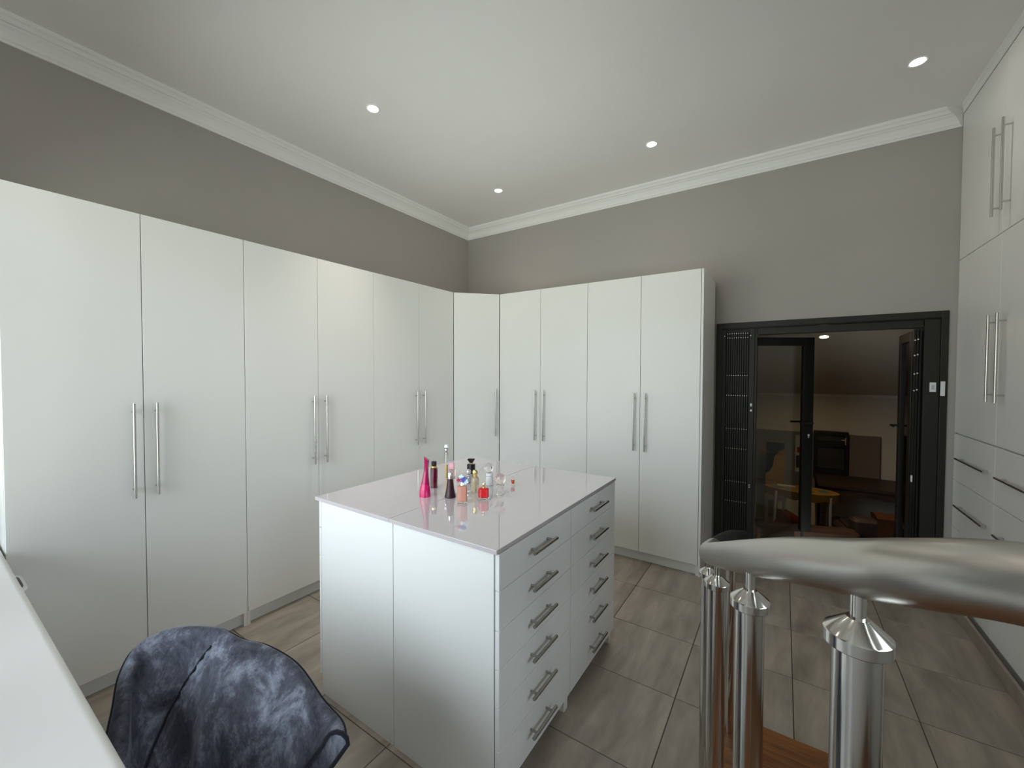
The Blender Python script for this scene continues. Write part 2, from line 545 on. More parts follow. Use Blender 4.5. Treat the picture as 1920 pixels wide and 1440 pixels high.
# tall built-in wall of cupboards on the right: one unit per column pair
def tall_unit(label, y0, widths, hsides, group):
    t = thing('tall_cupboard', label, 'cupboard', (W, y0, 0), -R90, group)
    tot = sum(widths)
    dep = XR - W - 0.01
    link('carcass', B((0.0008, tot-0.0008, 0.021, dep, 0.09, H-0.042)), M['melamine'], t)
    link('plinth', B((0.0, tot, 0.03, 0.05, 0.0, 0.09)), M['plinth'], t)
    x = 0.0
    for wd, hs in zip(widths, hsides):
        a, b = x + 0.002, x + wd - 0.002
        for z0, z1, hz in ((2.479, H-0.040, 2.842), (1.240, 2.474, 1.750)):
            d = link('door', B((a, b, 0, 0.018, z0, z1)), M['melamine'], t, bevel=0.0012)
            hx = b - 0.03 if hs == 'R' else a + 0.09
            link('handle', handle_bm(0.515, c=(hx, 0, hz)), M['steel'], d, smooth=True)
        for z0, z1, hz in ((0.898, 1.230, 1.068), (0.562, 0.894, 0.737), (0.094, 0.558, 0.42)):
            d = link('drawer', B((a, b, 0, 0.018, z0, z1)), M['melamine'], t, bevel=0.0012)
            link('handle', handle_bm(0.49, axis='x', c=((a+b)/2 + (0.05 if hs == 'R' else 0.0), 0, hz), off=0.03), M['steel'], d, smooth=True)
        x += wd
    return t
GR = 'tall white cupboards on the right wall'
tall_unit('tall white floor-to-ceiling cupboard with drawers below, next to the black door frame', -0.002, [0.694, 0.694], 'RL', GR)
tall_unit('tall white floor-to-ceiling cupboard behind the staircase rail, away from the door frame', -1.392, [0.694, 0.694], 'RL', GR)

struct(link('baseboard_right', B((W-0.040, W-0.022, -2.02, -0.01, 0.0, 0.088)), M['tile'], bevel=0.003))

# ------------------------------------------------------------------ island: four drawer chests under two slabs
IX0, IX1, IY0, IY1, IZ = 1.5432, 2.6898, -3.0744, -1.8299, 1.0192
def chest(label, x_front, side, y0, y1, end, gap_split):
    """side=+1 drawers face +X, -1 face -X. Local frame: x along front, front -y"""
    rz = R90 if side > 0 else -R90
    t = thing('drawer_chest', label, 'drawers', (x_front, y0 if side > 0 else y1, 0), rz, 'white drawer chests of the island')
    L = y1 - y0
    dep = 0.567
    near0 = (side > 0 and end == 'near') or (side < 0 and end == 'far')
    link('carcass', B((0.02, L-0.02, 0.021, dep, 0.098, IZ-0.0175)), M['melamine'], t)
    link('side_panel', B((0.0, 0.0185, 0.0235, dep, 0.0, IZ-0.0172)), M['melamine'], t, bevel=0.001)
    link('side_panel', B((L-0.0185, L, 0.0235, dep, 0.0, IZ-0.0172)), M['melamine'], t, bevel=0.001)
    link('plinth', B((0.019, L-0.019, 0.10, 0.115, 0.0, 0.097)), M['plinth'], t)
    zs = [1.0005, 0.861, 0.714, 0.570, 0.427, 0.268, 0.094]
    hz = [0.939, 0.790, 0.645, 0.505, 0.352, 0.191]
    for k in range(6):
        d = link('drawer', B((0.002, L-0.002, 0.0, 0.018, zs[k+1]+0.0015, zs[k]-0.0015)), M['drawer'], t, bevel=0.001)
        c = 0.293 if (end == 'near') == (side > 0) else L/2 + 0.0
        link('handle', handle_bm(0.195, r=0.0074, off=0.034, inset=0.032, axis='x', c=(c, 0, hz[k])), M['handle_steel'], d, smooth=True)
    return t
chest('white six-drawer chest of the island, nearest to the stair railing', 2.690, 1, -3.060, -2.459, 'near', 0)
chest('white six-drawer chest at the far end of the island, facing the stairs', 2.690, 1, -2.4575, -1.845, 'far', 0)
chest('white island drawer chest turned to the left wardrobes, near end beside the velvet chair', 1.552, -1, -3.060, -2.459, 'near', 0)
chest('white island drawer chest turned to the left wardrobes, hidden far end', 1.552, -1, -2.4575, -1.845, 'far', 0)
tag(link('worktop_slab', B((IX0, 2.1095, IY0, IY1, IZ-0.0165, IZ)), M['gloss_slab'], bevel=0.0012),
    'glossy pinkish-white worktop slab on the wardrobe-side half of the island', 'worktop', 'island worktop slabs')
tag(link('worktop_slab', B((2.1115, IX1, IY0, IY1, IZ-0.0165, IZ)), M['gloss_slab'], bevel=0.0012),
    'glossy pinkish-white worktop slab on the stair-side half of the island, under the red bottle', 'worktop', 'island worktop slabs')

# ------------------------------------------------------------------ dressing table, bin
t = thing('dressing_table', 'white counter with a rounded front edge below the window, in the lower left corner', 'table', (0, 0, 0))
def rounded_slab(x0, x1, yf, yb, z0, z1, r):
    bm = bmesh.new()
    prof = [(yb, z0), (yb, z1)]
    for k in range(7):
        a = PI/2 * k/6
        prof.append((yf - r + r*math.sin(a), z1 - r + r*math.cos(a)))
    prof.append((yf - 0.004, z0))
    A = [bm.verts.new((x0, y, z)) for y, z in prof]
    Bv = [bm.verts.new((x1, y, z)) for y, z in prof]
    n = len(prof)
    for k in range(n): bm.faces.new((A[k], A[(k+1)%n], Bv[(k+1)%n], Bv[k]))
    bm.faces.new(list(reversed(A))); bm.faces.new(Bv)
    return bm
link('tabletop', rounded_slab(0.02, 2.80, -4.000, Y1+0.002, 0.80, 0.85, 0.022), M['table_white'], t, smooth=True)
link('side_panel', B((0.02, 0.05, -4.40, -4.06, 0, 0.80)), M['table_white'], t, bevel=0.002)
link('side_panel', B((2.75, 2.78, -4.40, -4.06, 0, 0.80)), M['table_white'], t, bevel=0.002)

def laundry_bin():
    t = thing('bin', 'white open bin with a rounded rim standing behind the dressing table edge', 'bin', (0.84, -4.172, 0))
    def loop(wx, wy, r, z, n=8):
        pts = []
        for cx, cy, a0 in ((wx-r, wy-r, 0), (-wx+r, wy-r, PI/2), (-wx+r, -wy+r, PI), (wx-r, -wy+r, 1.5*PI)):
            for k in range(n+1):
                a = a0 + PI/2*k/n
                pts.append((cx + r*math.cos(a), cy + r*math.sin(a), z))
        return pts
    prof = [(0.115, 0.165, 0.0), (0.138, 0.205, 0.74), (0.143, 0.210, 0.744), (0.145, 0.212, 0.752), (0.142, 0.209, 0.760), (0.134, 0.201, 0.760), (0.130, 0.197, 0.750), (0.110, 0.160, 0.02)]
    bm = bmesh.new()
    rings = [[bm.verts.new(p) for p in loop(a, b, 0.085, z)] for a, b, z in prof]
    for A, C in zip(rings[:-1], rings[1:]):
        n = len(A)
        for k in range(n): bm.faces.new((A[k], A[(k+1)%n], C[(k+1)%n], C[k]))
    bm.faces.new(list(reversed(rings[0]))); bm.faces.new(rings[-1])
    link('bin_body', bm, M['white_plastic'], t, smooth=True)
    bm = bmesh.new()
    A = [[bm.verts.new(p) for p in loop(a, b, 0.08, z)] for a, b, z in ((0.1265, 0.1935, 0.752), (0.124, 0.190, 0.715), (0.104, 0.156, 0.026))]
    for R0, R1 in zip(A[:-1], A[1:]):
        n = len(R0)
        for k in range(n): bm.faces.new((R0[k], R1[k], R1[(k+1)%n], R0[(k+1)%n]))
    bm.faces.new(A[-1])
    link('liner', bm, mat('brown_bin_liner', (0.10, 0.07, 0.065), 0.6), t, smooth=True)
laundry_bin()

# ------------------------------------------------------------------ velvet tub chair
def interp(x, X, Y):
    if x <= X[0]: return Y[0]
    for i in range(len(X)-1):
        if x <= X[i+1]:
            f = (x - X[i]) / (X[i+1] - X[i])
            f = f*f*(3-2*f)*0.5 + f*0.5
            return Y[i] + f*(Y[i+1]-Y[i])
    return Y[-1]

def tub_chair():
    t = thing('tub_chair', 'grey-blue crushed velvet tub chair with a scalloped shell back at the dressing table', 'chair', (2.27, -3.88, 0))
    AX = math.radians(120)
    # rim of the shell: x, y, z of its crest and the bearing of the base below it
    RIM = [(2.26, -4.12, .580, 250), (2.17, -4.03, .62, 232), (2.10, -3.96, .68, 218), (2.035, -3.928, .73, 205), (1.965, -3.90, .79, 193), (1.925, -3.855, .83, 180), (1.95, -3.78, .848, 165), (2.056, -3.71, .848, 143),
           (2.166, -3.688, .838, 122), (2.23, -3.655, .826, 104), (2.323, -3.62, .788, 84), (2.44, -3.615, .738, 62), (2.515, -3.605, .708, 48), (2.56, -3.62, .700, 36)]
    P3 = [Vector((x - 2.27, y + 3.88, z)) for x, y, z, a in RIM]
    crest = catmull(P3, 16)
    bear = [v.x for v in catmull([(a, 0, 0) for _, _, _, a in RIM], 16)]
    bm = bmesh.new()
    rings = []
    zb, rb, seat = 0.30, 0.20, 0.45
    def crease_at(f):
        return 143 + 58 * f
    def section(c, bd):
        a = math.radians(bd)
        nrm = Vector((math.cos(a), math.sin(a), 0))
        base = nrm * rb
        zt = c.z
        th = 0.062
        tz = 0.034
        def mid(z):
            f = (z - zb) / (zt - tz - zb)
            g = 0.45 * f + 0.55 * f ** 2.0
            return Vector((base.x + (c.x - base.x) * g, base.y + (c.y - base.y) * g, z))
        pts = []
        for k in range(8):
            z = zb + (zt - tz - zb) * k / 7
            pts.append(mid(z) + nrm * th / 2)
        m = mid(zt - tz)
        for k in range(1, 6):
            q = PI * k / 6
            pts.append(m + nrm * th / 2 * math.cos(q) + Vector((0, 0, tz * math.sin(q))))
        for k in range(13):
            f = k / 12
            z = zt - tz - (zt - tz - seat + 0.03) * f
            crease = crease_at(f)
            d = crease - bd
            step = 0.0 if d < 0 else min(1.0, d / 5.0)
            step = step * step * (3 - 2 * step)
            lob = 1.0 - 0.22 * math.exp(-((bd - 100) / 9.0) ** 2) * (1 - f)
            edge = max(0.0, min(1.0, (bd - 36) / 26.0)) ** 0.7
            bulge = ((0.070 + 0.045 * max(0.0, math.sin(PI * max(0.0, min(1.0, d / 95.0))))) * step * lob * edge + 0.006) * math.sin(PI * min(1.0, 0.10 + 0.75 * f)) ** 0.6
            pts.append(mid(z) - nrm * (th / 2 + bulge))
        pts.append(nrm * 0.13 + Vector((0, 0, 0.40)))
        pts.append(nrm * 0.13 + Vector((0, 0, zb)))
        return pts
    for c, bd in zip(crest, bear):
        rings.append([bm.verts.new(p) for p in section(c, bd)])
    n = len(rings[0])
    for A, C in zip(rings[:-1], rings[1:]):
        for k in range(n): bm.faces.new((A[k], A[(k+1)%n], C[(k+1)%n], C[k]))
    ends = [[v.co.copy() for v in rings[0]], [v.co.copy() for v in rings[-1]]]
    bm.faces.new(rings[0]); bm.faces.new(list(reversed(rings[-1])))
    o = link('backrest', bm, M['velvet'], t, smooth=True, angle=math.radians(60))
    for e in ends:
        tb = bmesh.new(); tube(tb, e[1:n-3], 0.006, 8)
        link('piping', tb, M['piping'], o, smooth=True)
    crease_line = []  # dark tube added along the crease in place of its shade
    for k in range(13):
        cb = crease_at(k / 12) + 0.6
        i = min(range(len(bear)), key=lambda q: abs(bear[q] - cb))
        crease_line.append(section(crest[i], cb)[13 + k] + Vector((0.009, -0.003, 0.004)))
    tb = bmesh.new(); tube(tb, crease_line, 0.0032, 8)
    link('crease_shade', tb, M['piping'], o, smooth=True)
    tb = bmesh.new(); tube(tb, [section(c, bd)[8] for c, bd in zip(crest, bear)], 0.0035, 8)
    link('piping', tb, M['piping'], o, smooth=True)
    sb = bmesh.new()
    lathe(sb, [(0.0, 0.31), (0.24, 0.31), (0.285, 0.33), (0.30, 0.38), (0.295, 0.43), (0.27, 0.458), (0.2, 0.468), (0.0, 0.472)], 36)
    s = link('seat', sb, M['velvet'], t, smooth=True)
    s.location = (0.06 * math.cos(AX + PI), 0.06 * math.sin(AX + PI), 0)
    for k in range(4):
        a = AX + PI/4 + k * PI/2
        lb = bmesh.new()
        tube(lb, [(0.26*math.cos(a), 0.26*math.sin(a), 0.0), (0.20*math.cos(a), 0.20*math.sin(a), 0.315)], [0.011, 0.02], 12)
        link('leg', lb, M['dark_wood'], t, smooth=True)
tub_chair()

# ------------------------------------------------------------------ staircase and railing
SX0, SX1 = 3.300, W - 0.045
def staircase():
    t = thing('staircase', 'low flight of orange oak steps rising towards the viewer beside the stair railing', 'stairs', (SX0, -2.04, 0))
    L = SX1 - SX0
    steps = [(-0.37, 0.0, 0.0035), (-0.66, -0.37, 0.125), (-0.98, -0.66, 0.25), (-1.30, -0.98, 0.375), (-2.72, -1.30, 0.50)]
    prev = 0.0
    for y0, y1, z in steps:
        if z > 0.05:
            link('riser', B((0.0, L, y0 + 0.0, y1 - 0.012, 0.0005, z - 0.028)), M['white_wall'], t)
            link('tread', B((0.0, L, y0 - 0.012 if y0 > -2 else y0, y1, z - 0.0275, z)), M['oak'], t, bevel=0.004)
        else:
            link('tread', B((0.0, L, y0 - 0.011, y1, 0.0003, z + 0.006)), M['oak'], t, bevel=0.002)
        prev = z
    return steps
staircase()

def railing():
    t = thing('stair_railing', 'curved stainless steel stair railing with fat round handrail and capped posts', 'railing', (0, 0, 0))
    path = [(4.52, -3.99, 1.545), (4.15, -3.955, 1.535), (3.88, -3.90, 1.524), (3.745, -3.858, 1.516), (3.676, -3.815, 1.505), (3.630, -3.770, 1.482), (3.598, -3.715, 1.456), (3.550, -3.620, 1.415),
            (3.495, -3.480, 1.352), (3.409, -3.177, 1.223), (3.347, -2.850, 1.096), (3.330, -2.50, 0.995), (3.346, -2.185, 0.920), (3.382, -2.01, 0.872)]
    bm = bmesh.new()
    pts = catmull(path, 10)
    cut = next(i for i, p in enumerate(pts) if p.y > -2.62 and i > 80)
    tube(bm, pts[:cut+1], 0.028, 32)
    link('handrail', bm, M['steel_rail'], t, smooth=True)
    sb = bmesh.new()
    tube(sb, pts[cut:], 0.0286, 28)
    sl = link('black_end', sb, mat('matte_black', (0.012, 0.012, 0.011), 0.7, spec=0.25), t, smooth=True)  # last stretch of the handrail, coloured matte black
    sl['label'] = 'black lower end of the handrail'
    e = pts[-1]; d = (pts[-1] - pts[-2]).normalized()
    cb = bmesh.new()
    tube(cb, [e, e + d*0.010, e + d*0.02, e + d*0.026], [0.0288, 0.0288, 0.024, 0.010], 24)
    link('end_cap', cb, M['alu_dark'], t, smooth=True)
    for (x, y, zr), zb in (((3.598, -3.729, 1.462), 0.501), ((3.495, -3.512, 1.363), 0.501), ((3.409, -3.177, 1.223), 0.376), ((3.347, -2.85, 1.096), 0.251), ((3.346, -2.159, 0.912), 0.0098)):
        zu = zr - 0.0265
        p = bmesh.new()
        cyl(p, (x, y, zb), (x, y, zu - 0.042), 0.0205, 32)
        po = link('post', p, M['steel_bright'], t, smooth=True)
        c = bmesh.new()
        lathe(c, [(0.0208, -0.0510), (0.0268, -0.0507), (0.0276, -0.0498), (0.0276, -0.0385), (0.0268, -0.0372), (0.0100, -0.0235), (0.0095, -0.023)], 40, (x, y, zu))
        link('collar', c, M['steel_bright'], po, smooth=True, angle=math.radians(30))
        s = bmesh.new()
        cyl(s, (x, y, zu - 0.026), (x, y, zu + 0.006), 0.0065, 18)
        link('pin', s, M['steel_bright'], po, smooth=True)
railing()

# ------------------------------------------------------------------ double door, gate, sensors
AL, AD = M['alu'], M['alu_dark']
dr = struct(link('door_1', B((3.005, 3.055, -0.012, 0.12, 0.0, 2.124), (4.489, 4.529, -0.012, 0.12, 0.0, 2.124), (3.055, 4.489, -0.012, 0.12, 2.074, 2.124)), AL, bevel=0.003))
link('frame_bead', B((3.055, 3.060, 0.0, 0.10, 0.0, 2.074), (3.060, 4.489, 0.004, 0.10, 2.068, 2.074)), AD, dr)
link('transom', B((3.335, 4.40, 0.010, 0.085, 2.008, 2.066)), AL, dr, bevel=0.002)
link('jamb_panel', B((4.402, 4.4875, -0.004, 0.075, 0.0, 2.066)), AL, dr, bevel=0.002)
link('threshold', B((3.055, 4.489, 0.0, 0.036, 0.0, 0.02)), AL, dr)

def door_leaf(hx, hy, ang, width, hinge_side):
    e = bpy.data.objects.new('door_leaf', None); COL.objects.link(e)
    e.parent = dr; e.location = (hx, hy, 0); e.rotation_euler = (0, 0, ang)
    z0, z1, th, st = -0.06, 1.992, 0.042, 0.092
    link('leaf_frame', B((0, st, -th/2, th/2, z0, z1), (width-st, width, -th/2, th/2, z0, z1), (st, width-st, -th/2, th/2, z1-0.075, z1), (st, width-st, -th/2, th/2, z0, z0+0.14)), AD, e, bevel=0.003)
    link('glass_pane', B((st, width-st, -0.004, 0.004, z0+0.14, z1-0.075)), M['pane_door'], e)
    hb = bmesh.new()
    hxx = width - st * 0.45
    for s in (-1, 1):
        cyl(hb, (hxx, s*th/2, 1.215), (hxx, s*(th/2+0.045), 1.215), 0.009, 10)
        tube(hb, [(hxx+0.008, s*(th/2+0.045), 1.215), (hxx-0.11, s*(th/2+0.045), 1.215)], 0.0085, 10)
    link('lever_handle', hb, AD, e, smooth=True)
    kb = bmesh.new(); cyl(kb, (hxx, -th/2, 1.10), (hxx, -th/2-0.003, 1.10), 0.009, 12); box(kb, hxx-0.004, hxx+0.004, -th/2-0.003, -th/2, 1.075, 1.10)
    link('keyhole', kb, M['rivet'], e)
    return e
door_leaf(3.245, 0.07, math.radians(33.5), 0.61, 'L')
rl = door_leaf(4.375, 0.10, math.radians(90 - 1.5), 0.50, 'R')

def gate(label, x0, x1, bars, y, dots, loc_bits):
    t = thing('security_gate', label, 'gate', (x0, y, 0))
    w = x1 - x0
    link('gate_frame', B((0, 0.026, 0, 0.035, 0.02, 2.066), (w-0.062, w-0.020, 0, 0.035, 0.02, 2.066), (w-0.018, w, 0.004, 0.035, 0.02, 2.066),
                         (0.026, w-0.062, 0.016, 0.03, 2.035, 2.066), (0.026, w-0.062, 0.016, 0.03, 0.02, 0.05)), AL, t, bevel=0.002)
    link('back_plate', B((0.026, w-0.062, 0.0325, 0.0335, 0.05, 2.035)), AD, t)
    a, b = 0.030, w - 0.066
    n = bars
    st = (b - a) / n
    for k in range(n):
        xc = a + st*(k+0.5)
        link('bar', B((xc-st*0.27, xc+st*0.27, 0.0045, 0.016, 0.05, 2.04)), AL, t)
    rb = bmesh.new()
    for z in dots:
        for k in range(n):
            xc = a + st*(k+0.5)
            cyl(rb, (xc, 0.0048, z), (xc, 0.0015, z), 0.0030, 8)
    for x, z in ((0.014, 2.006), (w-0.052, 2.003), (0.012, 0.115), (w-0.052, 0.10)):
        cyl(rb, (x, 0.0002, z), (x, -0.003, z), 0.0042, 8)
    o = link('rivets', rb, M['rivet'], t)
    o['kind'] = 'stuff'
    for z, h in ((1.380, 0.016), (1.330, 0.011)):
        lb = bmesh.new(); lathe(lb, [(0.003, -h), (0.008, -h*0.6), (0.009, 0), (0.007, h*0.7), (0.002, h)], 12, (w-0.040, -0.0005, z), 1, 0.5)
        link('lock', lb, M['rivet'], t, smooth=True)
    lb = bmesh.new(); cyl(lb, (w-0.045, 0.0, 0.636), (w-0.045, -0.003, 0.636), 0.006, 8); cyl(lb, (w-0.045, 0.0, 0.655), (w-0.045, -0.003, 0.655), 0.006, 8)
    link('bolt', lb, M['rivet'], t)
gate('black folded security gate with riveted vertical bars, left side of the door opening', 3.0585, 3.333, 10, -0.002, (2.026, 1.988, 1.645, 1.461, 1.155, 0.973, 0.670, 0.486), 0)

def gate_right():
    t = thing('security_gate', 'narrow black folded gate stack in the right side of the door opening', 'gate', (4.345, 0.0, 0))
    for k, (x0, x1, y0, y1) in enumerate(((0.004, 0.016, 0.012, 0.05), (0.020, 0.032, 0.018, 0.055), (0.036, 0.046, 0.012, 0.05))):
        link('bar', B((x0, x1, y0, y1, 0.03, 2.0)), AD, t)
    rb = bmesh.new()
    for z in (1.915, 1.80, 1.66, 1.535):
        for x in (0.010, 0.026):
            cyl(rb, (x, 0.0185, z + (0.006 if x > 0.02 else 0)), (x, 0.006, z + (0.006 if x > 0.02 else 0)), 0.005, 8)
    o = link('rivets', rb, M['rivet'], t); o['kind'] = 'stuff'
    lb = B((0.004, 0.014, 0.004, 0.012, 0.84, 0.89))
    link('lock', lb, M['rivet'], t, bevel=0.001)
gate_right()

def sensor(label, x0, x1, z0, z1, y, mark):
    o = tag(link('alarm_contact', B((x0, x1, y-0.012, y, z0, z1)), M['white_plastic'], bevel=0.002), label, 'sensor', 'white alarm contacts')
    if mark:
        c = bmesh.new(); box(c, x0+0.009, x1-0.009, y-0.0128, y-0.0118, z0+0.018, z1-0.018)
        link('label_patch', c, mat('grey_print', (0.5, 0.5, 0.56), 0.5), o)
    return o
sensor('small white square alarm contact on the door jamb panel, left one of two', 4.435, 4.469, 1.528, 1.598, -0.0045, True)
sensor('taller white alarm contact on the outer door frame, right one of two', 4.4905, 4.514, 1.500, 1.606, -0.0125, False)

# ------------------------------------------------------------------ ceiling downlights
def downlight(label, x, y, z=H, normal=(0, 0, -1), power=DOWNLIGHT_W, col=(1.0, 0.90, 0.79), es=60.0, group='recessed downlights', blend=1.0, cone=100, tilt=0.0):
    t = thing('downlight', label, 'ceiling light', (x, y, z), 0, group)
    t.rotation_mode = 'QUATERNION'
    t.rotation_quaternion = Vector((0, 0, -1)).rotation_difference(Vector(normal))
    rb = bmesh.new()
    lathe(rb, [(0.036, -0.0002), (0.047, -0.0002), (0.048, -0.003), (0.045, -0.006), (0.037, -0.005), (0.0355, -0.001)], 32)
    link('trim_ring', rb, M['cornice'], t, smooth=True)
    lb = bmesh.new()
    lathe(lb, [(0.0, -0.0005), (0.0345, -0.0005), (0.0335, -0.0030), (0.020, -0.0055), (0.0, -0.0065)], 28)
    link('lamp', lb, emit('lamp_glow_%s' % ('warm' if col[2] < 0.85 else 'cool'), col, es), t, smooth=True)
    ld = bpy.data.lights.new('downlight_beam', 'SPOT')
    ld.energy = power; ld.color = col; ld.spot_size = math.radians(cone); ld.spot_blend = blend; ld.shadow_soft_size = 0.03
    lo = bpy.data.objects.new('downlight_beam', ld); COL.objects.link(lo)
    lo.parent = t; lo.location = (0, 0, -0.012)
    lo.rotation_euler = (tilt, 0, 0)
downlight('lit recessed downlight with a warm glow above the left wardrobes, nearest the window', 1.052, -2.325, power=55, cone=66)
downlight('lit recessed downlight nearest the room corner above the angled wardrobe door', 1.045, -0.768)
downlight('lit recessed downlight with cool glow above the middle of the back wardrobes', 2.596, -0.768, power=12, col=(1.0, 0.93, 0.86))
downlight('lit recessed downlight with cool glow in front of the tall cupboards near the door', 4.180, -0.790, power=9, col=(1.0, 0.95, 0.9))

# ------------------------------------------------------------------ perfume bottles
def glass(name, col, rough=0.02, tr=1.0):
    return mat(name, col, rough, trans=tr, ior=1.42, noise=0.02)
GC = glass('clear_glass', (0.97, 0.97, 0.96))
GOLD = mat('gold_metal', (0.75, 0.56, 0.24), 0.22, metal=1.0)
SILV = mat('silver_metal', (0.75, 0.75, 0.76), 0.2, metal=1.0)
GP = 'perfume bottles on the island'
def bottle(label, x, y, rz=0.0):
    return thing('perfume_bottle', label, 'perfume', (x, y, IZ + 0.0004), rz, GP)

def rbox(wx, wy, z0, z1, r=0.004, n=4):
    bm = bmesh.new()
    def loop(z, ins):
        pts = []
        a, b = wx/2 - ins, wy/2 - ins
        for cx, cy, a0 in ((a-r, b-r, 0), (-a+r, b-r, PI/2), (-a+r, -b+r, PI), (a-r, -b+r, 1.5*PI)):
            for k in range(n+1):
                q = a0 + PI/2*k/n
                pts.append(bm.verts.new((cx + r*math.cos(q), cy + r*math.sin(q), z)))
        return pts
    R = [loop(z0, r*0.3), loop(z0 + r*0.3, 0), loop(z1 - r*0.5, 0), loop(z1, r*0.5)]
    for A, C in zip(R[:-1], R[1:]):
        m = len(A)
        for k in range(m): bm.faces.new((A[k], A[(k+1)%m], C[(k+1)%m], C[k]))
    bm.faces.new(list(reversed(R[0]))); bm.faces.new(R[-1])
    return bm

CAMYAW = 0.55
# 1 fuchsia twisted cone
t = bottle('tall hot pink tapering perfume bottle with a slanted top', 2.005, -2.755, CAMYAW)
FU = mat('fuchsia_lacquer', (0.52, 0.004, 0.11), 0.12, coat=0.6)
def fuchsia(z0, z1):
    bm = bmesh.new()
    prof = [(0.0, 0.0285, 0.0), (0.012, 0.0292, 0.0), (0.035, 0.0272, 0.0), (0.065, 0.0215, 0.002), (0.095, 0.0162, 0.004), (0.125, 0.0125, 0.006), (0.155, 0.0112, 0.0075), (0.175, 0.0118, 0.008), (0.196, 0.0138, 0.0085)]
    zs = [z0 + (z1 - z0) * k / 14 for k in range(15)]
    rings = []
    for z in zs:
        zz = min(z, 0.196)
        for (a, ra, oa), (b, rb, ob) in zip(prof[:-1], prof[1:]):
            if a <= zz <= b + 1e-9:
                f = (zz - a) / (b - a); r = ra + f*(rb-ra); off = oa + f*(ob-oa)
        ring = []
        for k in range(24):
            q = 2*PI*k/24
            dz = -0.010 * math.cos(q) * max(0, (z - 0.15) / 0.046) if z1 > 0.19 else 0
            ring.append(bm.verts.new((off + r*math.cos(q), r*0.85*math.sin(q), z + dz)))
        rings.append(ring)
    for A, C in zip(rings[:-1], rings[1:]):
        for k in range(24): bm.faces.new((A[k], A[(k+1)%24], C[(k+1)%24], C[k]))
    bm.faces.new(list(reversed(rings[0]))); bm.faces.new(rings[-1])
    return bm
link('bottle_body', fuchsia(0.0, 0.0665), FU, t, smooth=True)
link('cap', fuchsia(0.0675, 0.196), mat('deep_pink_lacquer', (0.33, 0.004, 0.075), 0.15, coat=0.5), t, smooth=True)
# 2 dark red block
t = bottle('dark red rectangular bottle with gold collar and black cap, behind the hot pink one', 1.925, -2.607, CAMYAW)
link('bottle_body', rbox(0.036, 0.030, 0.0, 0.108), mat('dark_red_glass', (0.07, 0.002, 0.010), 0.08, coat=0.5), t, smooth=True)
b = bmesh.new(); lathe(b, [(0.011, 0.1085), (0.016, 0.110), (0.016, 0.121), (0.011, 0.1235)], 20); link('collar', b, GOLD, t, smooth=True)
link('cap', rbox(0.026, 0.024, 0.124, 0.146, 0.003), mat('black_cap', (0.01, 0.01, 0.01), 0.2), t, smooth=True)
# 3 tall slim vial
t = bottle('very slim tall clear bottle with amber liquid and white cube stopper, farthest back', 1.825, -2.40, CAMYAW)
b = bmesh.new(); lathe(b, [(0.010, 0.0), (0.0105, 0.002), (0.0105, 0.076)], 20); link('liquid', b, mat('amber_liquid', (0.80, 0.58, 0.26), 0.05, trans=0.5, noise=0.05), t, smooth=True)
b = bmesh.new(); lathe(b, [(0.0105, 0.0765), (0.0105, 0.150), (0.0085, 0.154)], 20); link('bottle_body', b, GC, t, smooth=True)
b = bmesh.new(); sphere(b, (0, 0, 0.1675), 0.0132); link('ball', b, SILV, t, smooth=True)
link('stopper', rbox(0.020, 0.020, 0.181, 0.199, 0.003), mat('white_stopper', (0.9, 0.9, 0.9), 0.3), t, smooth=True)
# 4 pink capped
t = bottle('small square bottle with a pale pink cube cap, behind the dark plum one', 1.865, -2.395, CAMYAW)
PK = mat('pale_pink_plastic', (0.86, 0.47, 0.54), 0.3)
link('bottle_body', rbox(0.040, 0.028, 0.0, 0.056), glass('pink_tinted_glass', (0.86, 0.62, 0.64)), t, smooth=True)
link('collar', rbox(0.028, 0.022, 0.0565, 0.064, 0.002), PK, t, smooth=True)
link('cap', rbox(0.026, 0.024, 0.065, 0.092, 0.003), PK, t, smooth=True)
# 5 plum flared
t = bottle('dark plum flared perfume bottle with a silver collar', 2.120, -2.690, CAMYAW)
b = bmesh.new(); lathe(b, [(0.026, 0.0), (0.0285, 0.002), (0.0285, 0.005), (0.0245, 0.022), (0.0195, 0.050), (0.016, 0.075), (0.0135, 0.094)], 28); link('bottle_body', b, mat('plum_lacquer', (0.038, 0.010, 0.018), 0.3), t, smooth=True)
b = bmesh.new(); lathe(b, [(0.0125, 0.0945), (0.0132, 0.095), (0.0128, 0.125), (0.0115, 0.127)], 24); link('cap', b, SILV, t, smooth=True)
# 6 peach with flower stopper
t = bottle('peach pink bottle topped by a cluster of blue, white and red flowers', 2.235, -2.730, CAMYAW)
link('base', rbox(0.048, 0.030, 0.0, 0.008, 0.008), GC, t, smooth=True)
link('bottle_body', rbox(0.048, 0.030, 0.0085, 0.086, 0.008), mat('peach_liquid_glass', (0.80, 0.36, 0.27), 0.06, trans=0.45), t, smooth=True)
b = bmesh.new(); lathe(b, [(0.009, 0.0865), (0.010, 0.088), (0.008, 0.100)], 16); link('neck', b, mat('cream_neck', (0.8, 0.75, 0.6), 0.3), t, smooth=True)
def flower(c, r, col, tilt):
    b = bmesh.new()
    for k in range(5):
        a = 2*PI*k/5 + tilt
        m = Matrix.Translation(Vector(c) + Vector((r*0.62*math.cos(a), -0.003, r*0.62*math.sin(a)))) @ Matrix.Rotation(-a, 4, 'Y') @ Matrix.Diagonal((r*0.5, r*0.16, r*0.36, 1))
        bmesh.ops.create_uvsphere(b, u_segments=10, v_segments=6, radius=1, matrix=m)
    sphere(b, (c[0], c[1]-0.005, c[2]), r*0.22, 8)
    link('flower', b, mat('petal', col, 0.4), t, smooth=True)
